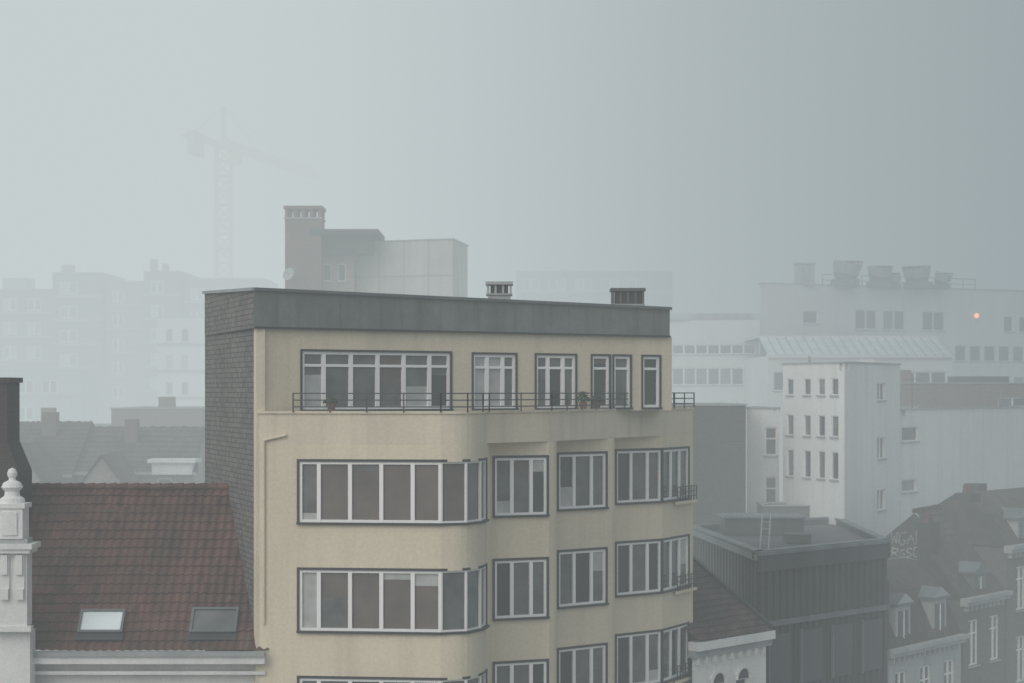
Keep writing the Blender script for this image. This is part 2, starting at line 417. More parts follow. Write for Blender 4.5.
# ------------------------------------------------------------------ left tiled house
th = Bld('tiled_roof_house')
th.wall((-16.5, 54.25), (-7.0, 54.25), 0, 12.3, grid([1, 3.2, 5.4], 1.1, [(8.2, 10.2), (4.6, 6.8)], fr=.06, sp=[1, 1], tr=.7, pal='mix'), 'whitewall')
tile_roof(th.r, (-16.5, 53.95, 12.62), (-6.9, 53.95, 12.62), (-16.5, 58.0, 17.05), (-6.9, 58.0, 17.05), 'tile')
tile_roof(th.r, (-6.9, 62.0, 12.6), (-16.5, 62.0, 12.6), (-6.9, 58.0, 17.05), (-16.5, 58.0, 17.05), 'tile', course=.6)
for i in range(24):
    x = -16.5 + i * .34
    th.t.cyl((x, 58.0, 17.05 + random.uniform(-.01, .01)), (x + .36, 58.0, 17.07), .12, .135, 'tile', 8)
th.t.box(-16.5, -7.0, 53.7, 54.22, 12.28, 12.5, 'white'); th.t.box(-16.5, -7.0, 53.62, 53.9, 12.5, 12.62, 'cap')
th.t.box(-16.5, -7.0, 53.9, 54.2, 11.95, 12.05, 'white')
def skylight(x0, x1, s0, s1, pane):
    d = Vector((0, 4.05, 4.43)).normalized(); nn = Vector((0, -4.43, 4.05)).normalized()
    base = Vector((0, 53.95, 12.62)); S = 6.0
    def q(x, s, h): return base + Vector((x, 0, 0)) + d * (s * S) + nn * h
    def slab(xa, xb, sa, sb, h0, h1, k):
        th.win.hexa([q(xa, sa, h0), q(xb, sa, h0), q(xb, sb, h0), q(xa, sb, h0), q(xa, sa, h1), q(xb, sa, h1), q(xb, sb, h1), q(xa, sb, h1)], k)
    slab(x0, x1, s0, s1, .0, .1, pane)
    f = .07; g = f / S
    slab(x0 - f, x0, s0 - g, s1 + g, 0, .15, 'zinclight'); slab(x1, x1 + f, s0 - g, s1 + g, 0, .15, 'zinclight')
    slab(x0, x1, s0 - g, s0, 0, .148, 'zinclight'); slab(x0, x1, s1, s1 + g, 0, .148, 'zinclight')
    slab(x0 - .1, x1 + .1, s0 - .05, s0 - g, 0, .07, 'zinc')
skylight(-12.35, -11.2, .105, .215, 'skyglass'); skylight(-9.15, -7.95, .105, .225, 'glassgrey')
th.done()

# white ornate townhouse at far left
tw = Bld('white_townhouse')
cx, cy = -13.1, 50.0
tw.wall((-17, 50.3), (-12.6, 50.3), 0, 13.4, [], 'white'); tw.wall((-12.6, 50.3), (-12.6, 50.9), 0, 13.4, [], 'white')
tw.t.box(-17, -12.5, 50.0, 50.29, 13.4, 13.55, 'white')
for x0 in (-14.2, -13.78, -13.36, -12.94):
    tw.t.box(x0, x0 + .26, 49.98, 50.29, 14.6, 15.55, 'white'); tw.t.box(x0 + .04, x0 + .22, 49.9, 49.98, 15.0, 15.55, 'white')
    tw.t.box(x0 + .02, x0 + .24, 49.93, 49.98, 14.3, 14.6, 'white')
tw.t.box(-17, -12.62, 50.05, 50.6, 13.55, 15.6, 'white')
tw.t.box(-17, -12.5, 49.85, 50.75, 15.6, 15.72, 'white'); tw.t.box(-17, -12.42, 49.78, 50.8, 15.72, 15.86, 'white')
tw.t.box(-17, -12.6, 50.0, 50.6, 15.86, 16.0, 'cap')
tw.t.box(-13.45, -12.72, 49.95, 50.65, 16.0, 16.85, 'white'); tw.t.box(-13.3, -12.87, 49.9, 49.95, 16.1, 16.75, 'white')
tw.t.box(-13.52, -12.65, 49.9, 50.7, 16.85, 16.98, 'white')
tw.t.revolve((cx, 50.3), [(.36, 16.98), (.34, 17.1), (.22, 17.18), (.2, 17.3), (.3, 17.42), (.24, 17.55), (.1, 17.62), (.09, 17.68), (.13, 17.74), (.14, 17.82), (.1, 17.92), (0, 17.97)], 'white')
tw.t.revolve((-14.6, 50.3), [(.4, 16.0), (.42, 16.3), (.3, 16.6), (.3, 16.9), (0, 17.2)], 'white')
tw.done().location = (-.92, 3.0, -.12)
c = MB()
c.box(-17.2, -14.55, 56.0, 57.6, 12, 17.6, 'darkbrick'); c.frustum([(-17.2, 56), (-14.55, 56), (-14.55, 57.6), (-17.2, 57.6)], 17.6, [(-16.7, 56.1), (-14.9, 56.1), (-14.9, 57.5), (-16.7, 57.5)], 18.5, 'darkbrick')
c.box(-16.7, -14.9, 56.1, 57.5, 18.5, 20.25, 'darkbrick'); c.box(-16.8, -14.82, 56.02, 57.58, 20.25, 20.4, 'darkbrick')
for x in (-16.3, -15.7): c.cyl((x, 56.8, 20.4), (x, 56.8, 20.75), .14, .11, 'tiledark')
c.obj('brick_chimney')

# ------------------------------------------------------------------ mid-left roofs
def gable_house(name, x0, x1, y0, y1, ze, zr, kw, kr, wins=None, detail=.3):
    b = Bld(name); ym = (y0 + y1) / 2
    b.wall((x0, y0), (x1, y0), 0, ze, wins or [], kw); b.wall((x1, y1), (x0, y1), 0, ze, [], kw)
    for x, f in ((x0, 1), (x1, -1)):
        P = [(x, y1, 0), (x, y0, 0), (x, y0, ze), (x, ym, zr), (x, y1, ze)]
        b.w.face(P if f > 0 else P[::-1], kw)
    tile_roof(b.r, (x0 - .15, y0 - .3, ze - .2), (x1 + .15, y0 - .3, ze - .2), (x0 - .15, ym, zr + .05), (x1 + .15, ym, zr + .05), kr, per=detail, course=.5)
    tile_roof(b.r, (x1 + .15, y1 + .3, ze - .2), (x0 - .15, y1 + .3, ze - .2), (x1 + .15, ym, zr + .05), (x0 - .15, ym, zr + .05), kr, per=detail * 2, course=1)
    b.t.box(x0 - .2, x1 + .2, y0 - .5, y0 - .28, ze - .32, ze - .16, 'cap')
    return b
b = gable_house('brick_terrace_house', -29.5, -24.2, 104, 114, 15.6, 18.2, 'oldbrick', 'tiledark', grid([1.2, 3.4], .8, [(13.6, 15)], fr=.07))
b.t.box(-26.6, -25.8, 107.5, 108.3, 16.5, 18.8, 'brick'); b.done()
b = gable_house('brick_terrace_house', -24.0, -17.6, 105, 113, 15.7, 17.9, 'oldbrick', 'tiledark', grid([.8, 2.4, 4.4], .8, [(13.8, 15.2)], fr=.07))
b.t.box(-20.0, -17.4, 104.2, 106.5, 16.05, 16.25, 'white'); b.t.box(-19.8, -17.6, 104.4, 106.5, 15.4, 16.05, 'whitewall')
b.t.box(-21.9, -21.2, 107.4, 108.2, 16.5, 18.4, 'brick'); b.done()
b = Bld('gabled_dormer_house'); b.wall((-27.2, 99), (-24.6, 99), 0, 15.4, grid([.6, 1.5], .55, [(13.7, 15.1)], fr=.06), 'oldbrick')
b.wall((-24.6, 99), (-24.6, 104), 0, 15.4, [], 'oldbrick'); b.wall((-27.2, 104), (-27.2, 99), 0, 15.4, [], 'oldbrick')
b.w.face([(-27.2, 99, 15.4), (-24.6, 99, 15.4), (-25.9, 99, 17.1)], 'oldbrick')
for x, s in ((-27.4, 1), (-24.4, -1)):
    q = [(x, 98.7, 15.25), (-25.9, 98.7, 17.25), (-25.9, 106, 17.25), (x, 106, 15.25)]
    b.r.face(q if s < 0 else q[::-1], 'tiledark')
b.done()
b = Bld('gabled_dormer_house'); b.wall((-22.6, 100), (-20.6, 100), 0, 15.2, grid([.6], .7, [(14.0, 15.1)], fr=.06), 'oldbrick')
b.w.face([(-22.6, 100, 15.2), (-20.6, 100, 15.2), (-21.6, 100, 16.5)], 'oldbrick'); b.wall((-20.6, 100), (-20.6, 105), 0, 15.2, [], 'oldbrick'); b.wall((-22.6, 105), (-22.6, 100), 0, 15.2, [], 'oldbrick')
for x, s in ((-22.75, 1), (-20.45, -1)):
    q = [(x, 99.8, 15.05), (-21.6, 99.8, 16.65), (-21.6, 106, 16.65), (x, 106, 15.05)]
    b.r.face(q if s < 0 else q[::-1], 'tiledark')
b.done()
b = Bld('low_brick_building'); b.block([(-27.0, 128), (-20.2, 128), (-20.2, 140), (-27.0, 140)], 0, 18.8, 'brick', {}, parapet=.4)
b.block([(-40.0, 124), (-27.3, 124), (-27.3, 136), (-40, 136)], 0, 17.6, 'brickgrey', {0: grid([i * 1.9 + .5 for i in range(6)], .9, [(14.4, 16)])})
b.t.box(-24, -23, 129, 130, 18.8, 19.6, 'brick'); b.t.box(-31, -30.2, 125, 126, 17.5, 18.9, 'brick'); b.done()

# ------------------------------------------------------------------ far left apartment blocks
def farblock(name, x0, x1, y, dep, h, k, pitch=2.9, w=1.7, step=3.0, extra=None, sp=[1, 1], band='cap'):
    b = Bld(name); rws = []
    z = h - 2.6
    while z > 12: rws.append((z, z + 1.5)); z -= pitch
    us = []; u = .8
    while u + w < (x1 - x0) - .5: us.append(u); u += step
    b.block([(x0, y), (x1, y), (x1, y + dep), (x0, y + dep)], 0, h, k, {0: grid(us, w, rws, fr=.12, sp=sp, pal='mix')})
    for zr_ in rws: b.t.box(x0, x1, y - .12, y - .01, zr_[0] - .35, zr_[0] - .1, band)
    if extra:
        for e in extra: b.t.box(*e)
    return b.done()
farblock('apartment_block', -66, -55.8, 232, 14, 32.4, 'brickgrey', extra=[(-63, -60, 235, 239, 32, 34, 'greywall')])
farblock('apartment_block', -55.6, -49.6, 230, 14, 34.3, 'brickgrey', w=2.2, step=2.9, extra=[(-55, -53.8, 232, 234, 34, 35.4, 'brick')])
farblock('apartment_block', -49.4, -44.6, 231, 14, 33.3, 'brick', w=1.4, step=2.2)
farblock('apartment_block', -44.4, -39.9, 229, 14, 34.4, 'brickgrey', w=1.6, step=2.2, extra=[(-44, -43.4, 231, 233, 34, 36, 'brick'), (-42.5, -42, 231, 233, 34, 35.5, 'brick')])
farblock('apartment_block', -39.7, -30, 230, 14, 33.6, 'brickgrey', w=1.6, step=2.5)
farblock('white_apartment_building', -36.6, -31.6, 196, 12, 27.6, 'whitewall', pitch=2.75, w=.9, step=1.6, sp=[1])
farblock('office_block', -62, -46.5, 205, 14, 22.3, 'greywall', w=1.8, step=2.6)
farblock('office_block', .6, 22, 260, 20, 36.4, 'darkbrick', w=2.4, step=3.6)
farblock('office_block', 22.4, 46, 270, 20, 31, 'darkbrick', w=2.4, step=3.6)

# ------------------------------------------------------------------ tower crane
cr = MB()
mx, my = -44.0, 290.0; hw = 1.1; jz = 57.2
for sx in (-1, 1):
    for sy in (-1, 1): cr.beam((mx + sx * hw, my + sy * hw, 0), (mx + sx * hw, my + sy * hw, jz), .36, 'crane')
z = 0; fl = 1
while z < jz - 2:
    for a, b2 in (((-1, -1), (1, -1)), ((1, -1), (1, 1)), ((1, 1), (-1, 1)), ((-1, 1), (-1, -1))):
        cr.beam((mx + a[0] * hw, my + a[1] * hw, z), (mx + b2[0] * hw, my + b2[1] * hw, z), .2, 'crane')
        p, q = (a, b2) if fl else (b2, a)
        cr.beam((mx + p[0] * hw, my + p[1] * hw, z), (mx + q[0] * hw, my + q[1] * hw, z + 2.2), .2, 'crane')
    z += 2.2; fl = 1 - fl
J = Vector((.226, .974, 0)); Pn = Vector((.974, -.226, 0)); m0 = Vector((mx, my, jz))
def lattice(a, b, w, h, stepn):
    a = Vector(a); b = Vector(b); d = b - a; n = int(d.length / stepn)
    for i in range(n):
        p = a + d * (i / n); q = a + d * ((i + 1) / n); up = Vector((0, 0, h)); mid = (p + q) / 2 + up
        for s in (-1, 1):
            cr.beam(p + Pn * w * s, q + Pn * w * s, .25, 'crane'); cr.beam(p + Pn * w * s, mid, .16, 'crane'); cr.beam(mid, q + Pn * w * s, .16, 'crane')
        cr.beam(p + Pn * w, p - Pn * w, .16, 'crane')
        if i < n - 1: cr.beam(mid, mid + d / n, .25, 'crane')
lattice(m0, m0 + J * 44, .7, 1.3, 2.0)
lattice(m0, m0 - J * 14, .8, .6, 2.0)
cr.beam(m0, m0 + Vector((0, 0, 6.2)), .7, 'crane'); top = m0 + Vector((0, 0, 6.2))
cr.beam(top, m0 + J * 30 + Vector((0, 0, 1.3)), .1, 'crane'); cr.beam(top, m0 + J * 14 + Vector((0, 0, 1.3)), .1, 'crane'); cr.beam(top, m0 - J * 13, .12, 'crane')
for s in (9.5, 11, 12.5):
    c0 = m0 - J * s; cr.beam(c0 + Vector((0, 0, .8)), c0 + Vector((0, 0, -2.6)), 1.9, 'crane', 1.1)
cabp = m0 + Pn * 1.9; cr.box(cabp.x - .8, cabp.x + .8, cabp.y - 1, cabp.y + 1, jz - 2.6, jz - .3, 'crane')
tr = m0 + J * 26; cr.beam(tr, tr + Vector((0, 0, -12)), .06, 'crane'); cr.beam(tr + Vector((0, 0, -12)), tr + Vector((0, 0, -13)), .5, 'crane')
cr.obj('tower_crane')

# ------------------------------------------------------------------ building with chimney tower behind main roof
tb = Bld('concrete_apartment_tower')
tb.block([(-9.9, 121), (-3.7, 118.5), (-2.9, 124), (-9.5, 130)], 0, 29.45, 'concrete', {}, parapet=.4)
tb.block([(-13.4, 119), (-9.95, 119.6), (-9.6, 128), (-13.4, 128)], 0, 28.6, 'oldbrick', {0: [W(1.55, 2.1, 26.9, 28.0, fr=.05), W(2.5, 3.0, 26.9, 28.0, fr=.05), W(.6, 1.0, 24.4, 25.6, fr=.05)]}, parapet=.3)
tb.t.box(-12.5, -8.3, 117.9, 124, 29.7, 30.05, 'roofing'); tb.t.box(-12.2, -8.8, 118.9, 124, 28.6, 29.7, 'brickgrey')
tb.t.box(-13.3, -9.9, 118.6, 119, 28.5, 28.8, 'roofing')
for z in (27.2, 24.9, 22.6): tb.t.lbox((-9.9, 121), *seg((-9.9, 121), (-3.7, 118.5))[:2], 0, 6.68, 0, .03, z, z + .07, 'greywall')
for u in (1.6, 3.3, 5.0): tb.t.lbox((-9.9, 121), *seg((-9.9, 121), (-3.7, 118.5))[:2], u, u + .06, 0, .028, 20, 29.4, 'greywall')
tb.w.box(-14.1, -11.85, 118, 120.2, 0, 30.75, 'brick')
for i in range(5):
    x = -14.1 + i * (2.25 - .22) / 4; tb.t.box(x, x + .22, 118, 118.3, 30.75, 31.3, 'brick'); tb.t.box(x, x + .22, 119.9, 120.2, 30.75, 31.3, 'brick')
tb.t.box(-14.18, -11.77, 117.9, 120.3, 31.3, 31.5, 'brick'); tb.t.box(-14.16, -11.79, 117.94, 120.26, 30.7, 30.78, 'cap')
tb.done()
sd = MB()
cc = Vector((-13.75, 117.2, 27.2)); ax = Vector((-.5, -.8, .35)).normalized(); xx = ax.cross(Vector((0, 0, 1))).normalized(); yy = ax.cross(xx)
prev = None
for ri in range(5):
    rr = .42 * ri / 4; ring = [cc + ax * (rr * rr * .45) + (xx * math.cos(t) + yy * math.sin(t)) * rr for t in [2 * math.pi * i / 18 for i in range(18)]]
    if prev:
        for i in range(18): sd.face([prev[i], prev[(i + 1) % 18], ring[(i + 1) % 18], ring[i]], 'greywall')
    prev = ring
sd.beam(cc, cc + ax * .45, .04, 'cap'); sd.beam(cc, cc + Vector((0, .9, -.2)), .07, 'dark'); sd.obj('satellite_dish')

# ------------------------------------------------------------------ right side: large white building
wb = Bld('white_office_building')
ws = [W(4.1, 5.5, 25.4, 26.4, fr=.06), W(9.2, 11.35, 25, 26.6, fr=.07, sp=[1, 1]), W(12.0, 14.2, 25, 26.6, fr=.07, sp=[1, 1]), W(16, 18.3, 25, 26.6, fr=.07, sp=[1, 1]),
      W(24.6, 25.6, 25.0, 26.3, fr=.06), W(26.3, 27.3, 25.0, 26.3, fr=.06)]
ws += [W(19.4 + i * 1.55, 20.6 + i * 1.55, 22.5, 23.8, fr=.06) for i in range(8)]
ws += [W(22.6 + i * 1.55, 23.8 + i * 1.55, 19.9, 21.2, fr=.06) for i in range(6)]
wb.block([(19.6, 150), (50, 165), (46, 178), (21.8, 166)], 0, 28.5, 'whitewall', {0: ws})
wb.wall((12.4, 151), (19.5, 149.8), 0, 25.6, [W(.3, 6.9, 20.45, 21.85, fr=.09, sp=[1] * 7), W(.3, 6.9, 22.9, 23.7, fr=.09, sp=[1] * 7)], 'whitewall')
wb.r.face([(12.4, 151, 25.6), (19.5, 149.8, 25.6), (19.5, 160, 25.6), (13.4, 160, 25.6)], 'roofing'); wb.wall((13.4, 160), (12.4, 151), 0, 25.6, [], 'whitewall')
wb.t.box(14.8, 19.3, 152, 158, 25.6, 26.2, 'greywall')
wb.t.box(12.3, 19.4, 150.7, 151.1, 25.55, 25.75, 'cap')
wb.wall((18.3, 136), (31.6, 136.4), 0, 22.5, [W(.4, 12.9, 20.0, 21.4, fr=.08, sp=[1] * 11)], 'whitewall')
wb.wall((18.3, 150), (18.3, 136), 0, 22.5, [], 'whitewall'); wb.wall((31.6, 136.4), (31.6, 155), 0, 22.5, [], 'whitewall')
wb.r.face([(18.3, 136, 22.55), (31.6, 136.4, 22.55), (31.6, 141.5, 23.95), (18.3, 141, 23.95)], 'skyglass')
wb.r.face([(18.3, 141, 23.95), (31.6, 141.5, 23.95), (31.6, 156, 23.9), (18.3, 151, 23.9)], 'roofing')
wb.w.face([(31.6, 136.4, 22.5), (31.6, 155, 22.5), (31.6, 155, 23.9), (31.6, 141.5, 23.9)], 'whitewall')
for i in range(21):
    x = 18.3 + 13.3 * i / 20; wb.t.beam((x, 136, 22.6), (x, 141, 24.0), .05, 'greywall')
wb.t.beam((18.2, 135.9, 22.5), (31.7, 136.3, 22.5), .25, 'white')
wb.t.beam((18.2, 141, 24.0), (31.7, 141.5, 24.0), .2, 'white')
wb.done()
def vent(x, y, z, r0, h, lean=0):
    v = MB(); v.box(x - r0 * .9, x + r0 * .9, y - r0 * .8, y + r0 * .8, z, z + h * .3, 'zinclight')
    v.cyl((x, y, z + h * .3), (x + lean * .3, y, z + h * .55), r0 * .75, r0 * .85, 'zinclight')
    v.cyl((x + lean * .3, y, z + h * .55), (x + lean, y - .1, z + h), r0 * .85, r0 * 1.02, 'cap')
    v.cyl((x + lean, y - .1, z + h), (x + lean, y - .1, z + h + .05), r0 * 1.06, r0 * 1.06, 'greywall')
    for i in range(10):
        a = 2 * math.pi * i / 10; v.beam((x + lean * .3 + r0 * .86 * math.cos(a), y + r0 * .86 * math.sin(a), z + h * .55), (x + lean + r0 * 1.03 * math.cos(a), y - .1 + r0 * 1.03 * math.sin(a), z + h), .05, 'greywall')
    v.obj('roof_ventilation_cowl')
vent(26.9, 153.5, 28.4, 1.15, 2.0, .25); vent(29.9, 154.8, 28.4, 1.0, 1.7, .1); vent(31.2, 155.4, 28.4, .6, 1.2, -.1)
vent(33.3, 156, 28.4, 1.15, 1.75, -.15); vent(35.4, 157, 28.4, .7, 1.3, .3)
q = MB(); q.box(22.8, 24.2, 151.8, 153.5, 28.4, 30.15, 'greywall'); q.box(22.7, 24.3, 151.7, 153.6, 30.15, 30.25, 'cap'); q.box(23.1, 23.8, 151.75, 151.79, 28.7, 29.9, 'cap'); q.obj('lift_machine_room')
q = MB()
for i in range(13):
    f = i / 12; x, y = 25 + 14 * f, 153 + 7 * f; q.beam((x, y, 28.4), (x, y, 29.4), .05, 'rail')
q.beam((25, 153, 29.4), (39, 160, 29.4), .05, 'rail'); q.beam((25, 153, 28.95), (39, 160, 28.95), .04, 'rail'); q.obj('roof_guardrail')
q = MB(); q.cyl((38.9, 159.2, 26.3), (38.9, 159.5, 26.3), .12, .16, 'dark'); q.cyl((38.9, 159.1, 26.3), (38.9, 159.2, 26.3), .22, .18, 'lamp'); q.obj('wall_lamp')

# ------------------------------------------------------------------ front white corner building
fb = Bld('white_corner_building')
q0, q1, q2 = (13.26, 93), (15.4, 88), (19.4, 95)
rws = [(19.8, 20.6), (17.85, 18.85), (15.85, 17.15)]
w0 = [W(u, u + .62, a, b, fr=.045, rv=.12) for u in (.35, 1.9, 3.15, 4.3) for a, b in rws]
w1 = [W(4.6, 5.8, a, b, fr=.05, sp=[1, 1]) for a, b in ((19.55, 20.4), (16.7, 17.75), (14.2, 15.2))]
fb.block([q0, q1, q2, (18.6, 101), (14.6, 100)], 0, 21.3, 'whitewall', {0: w0, 1: w1})
fb.block([(19.45, 95.2), (32, 110), (30, 120), (18.6, 112)], 0, 19.05, 'whitewall', {0: [W(.15, 1.9, 17.45, 18.2, fr=.06), W(.15, 1.7, 14.9, 15.55, fr=.06)]}, parapet=.3)
fb.block([(11.65, 94.4), (13.22, 94), (13.2, 102), (12.6, 102)], 0, 19.12, 'whitewall', {0: [W(.9, 1.5, 16.8, 18.2, fr=.07, tr=.6), W(.9, 1.5, 14.3, 15.75, fr=.07, tr=.6)]}, parapet=.2)
fb.t.box(17.6, 18.3, 96, 96.6, 21, 21.6, 'whitewall'); fb.t.box(14.5, 14.62, 93, 93.12, 21.2, 21.7, 'cap')
fb.done()
db = Bld('brick_party_wall_building'); db.block([(8.0, 90), (11.2, 91), (11.6, 94.3), (11.5, 102), (7.5, 102)], 0, 19.3, 'darkbrick', {}); db.done()
rb = Bld('red_brick_building'); rb.block([(23.6, 116), (40, 117), (40, 126), (23.6, 126)], 0, 20.45, 'brick', {0: [W(6.2, 8, 18.7, 19.6, fr=.06, sp=[1, 1])]})
rb.t.box(24, 24.6, 117, 117.6, 20.3, 21.3, 'brick'); rb.t.box(27.5, 30.6, 117, 120, 20.3, 20.9, 'roofing'); rb.t.box(33, 33.8, 117, 118, 20.3, 21.2, 'brick')
rb.done()
q = MB()
q.cyl((23.9, 113.5, 18.4), (23.9, 113.5, 20.9), .05, .04, 'dark', 6)
for dz in (0, .3, .6): q.beam((23.4, 113.5, 20.1 + dz), (24.4, 113.6, 20.1 + dz), .04, 'dark')
q.obj('tv_aerial')

# ------------------------------------------------------------------ dark zinc building
zb = Bld('zinc_clad_building')
zp = [(9.1, 70.4), (15.1, 76.5), (15.4, 90), (7.85, 84)]
zb.block(zp, 0, 14.0, 'zinc', {}, parapet=.25, cap='zinclight')
d, n, L = seg(zp[0], zp[1])
u = .1
while u < L - .05:
    zb.t.lbox(zp[0], d, n, u, u + .05, 0, .07, 11.4, 13.3, 'zinc'); zb.t.lbox(zp[0], d, n, u, u + .05, 0, .075, 0, 11.25, 'zinc'); u += .43
zb.t.lbox(zp[0], d, n, 0, L, 0, .16, 13.3, 13.98, 'zinc'); zb.t.lbox(zp[0], d, n, -.05, L + .05, 0, .2, 13.9, 14.02, 'zinclight')
zb.t.lbox(zp[0], d, n, 0, L, 0, .14, 11.22, 11.42, 'zinclight')
for k_ in range(4):
    zb.win.lbox(zp[0], d, n, .6 + k_ * 2.05, 1.9 + k_ * 2.05, .03, .1, 8.9, 10.9, 'glass')
    zb.win.lbox(zp[0], d, n, .52 + k_ * 2.05, .6 + k_ * 2.05, .03, .13, 8.85, 10.95, 'zinclight')
d2, n2, L2 = seg(zp[3], zp[0])
u = .3
while u < L2: zb.t.lbox(zp[3], d2, n2, u, u + .05, 0, .06, 0, 13.7, 'zinc'); u += .6
zb.t.lbox(zp[3], d2, n2, 0, L2, 0, .12, 13.72, 13.97, 'zinclight')
zb.t.box(9.2, 12.6, 82, 84.5, 13.8, 14.5, 'zinc'); zb.t.box(9.1, 12.7, 81.9, 84.6, 14.5, 14.58, 'zinclight')
zb.t.box(11.2, 12.2, 77.5, 78.6, 13.8, 14.15, 'zinc')
zb.done()
q = MB(); q.beam((9.6, 73.6, 13.8), (9.95, 75.5, 15.1), .04, 'cap'); q.beam((9.9, 73.4, 13.8), (10.25, 75.3, 15.1), .04, 'cap')
for i in range(6): t = i / 5; q.beam((9.6 + .35 * t, 73.6 + 1.9 * t, 13.8 + 1.3 * t), (9.9 + .35 * t, 73.4 + 1.9 * t, 13.8 + 1.3 * t), .03, 'cap')
q.obj('roof_ladder')
za = Bld('grey_annex_building'); za.block([(12.0, 90.5), (16.4, 91.0), (16.4, 93), (12, 93)], 0, 14.5, 'brickgrey', {}, parapet=.2); za.done()

sh = Bld('small_white_townhouse')
e0, e1 = (6.25, 65.9), (9.25, 69.2); d, n, L = seg(e0, e1)
sh.wall(e0, e1, 0, 11.2, [W(1.1, 1.85, 7.9, 9.7, fr=.06, tr=.65), W(2.6, 3.35, 7.9, 9.7, fr=.06, tr=.65)], 'white')
for uc in (1.475, 2.975):
    for i in range(9):
        a0 = math.pi * i / 9; a1_ = math.pi * (i + 1) / 9
        pa = (e0[0] + d[0] * (uc + .42 * math.cos(a0)) + n[0] * .05, e0[1] + d[1] * (uc + .42 * math.cos(a0)) + n[1] * .05, 9.7 + .42 * math.sin(a0))
        pb = (e0[0] + d[0] * (uc + .42 * math.cos(a1_)) + n[0] * .05, e0[1] + d[1] * (uc + .42 * math.cos(a1_)) + n[1] * .05, 9.7 + .42 * math.sin(a1_))
        pc = (e0[0] + d[0] * uc + n[0] * .02, e0[1] + d[1] * uc + n[1] * .02, 9.7)
        sh.win.face([pc, (pa[0] - n[0] * .03, pa[1] - n[1] * .03, pa[2]), (pb[0] - n[0] * .03, pb[1] - n[1] * .03, pb[2])], 'glass'); sh.t.beam(pa, pb, .1, 'white')
sh.t.lbox(e0, d, n, -.1, L + .1, -.1, .35, 11.0, 11.3, 'white'); sh.t.lbox(e0, d, n, -.1, L + .1, -.1, .2, 10.75, 11.0, 'cap')
for i in range(9): sh.t.lbox(e0, d, n, .1 + i * .5, .22 + i * .5, .0, .16, 10.5, 10.75, 'white')
bk = (-n[0] * 3.6, -n[1] * 3.6)
tile_roof(sh.r, (e0[0] + n[0] * .3, e0[1] + n[1] * .3, 11.32), (e1[0] + n[0] * .3, e1[1] + n[1] * .3, 11.32), (e0[0] + bk[0], e0[1] + bk[1], 13.8), (e1[0] + bk[0], e1[1] + bk[1], 13.8), 'tiledark')
sh.w.face([(e1[0], e1[1], 0), (e1[0] + bk[0] * 2, e1[1] + bk[1] * 2, 0), (e1[0] + bk[0] * 2, e1[1] + bk[1] * 2, 11.2), (e1[0] + bk[0], e1[1] + bk[1], 13.7), (e1[0], e1[1], 11.2)], 'brickgrey')
sh.t.beam((e1[0] + n[0] * .3, e1[1] + n[1] * .3, 11.4), (e1[0] + bk[0], e1[1] + bk[1], 13.88), .16, 'zinc')
sh.done()

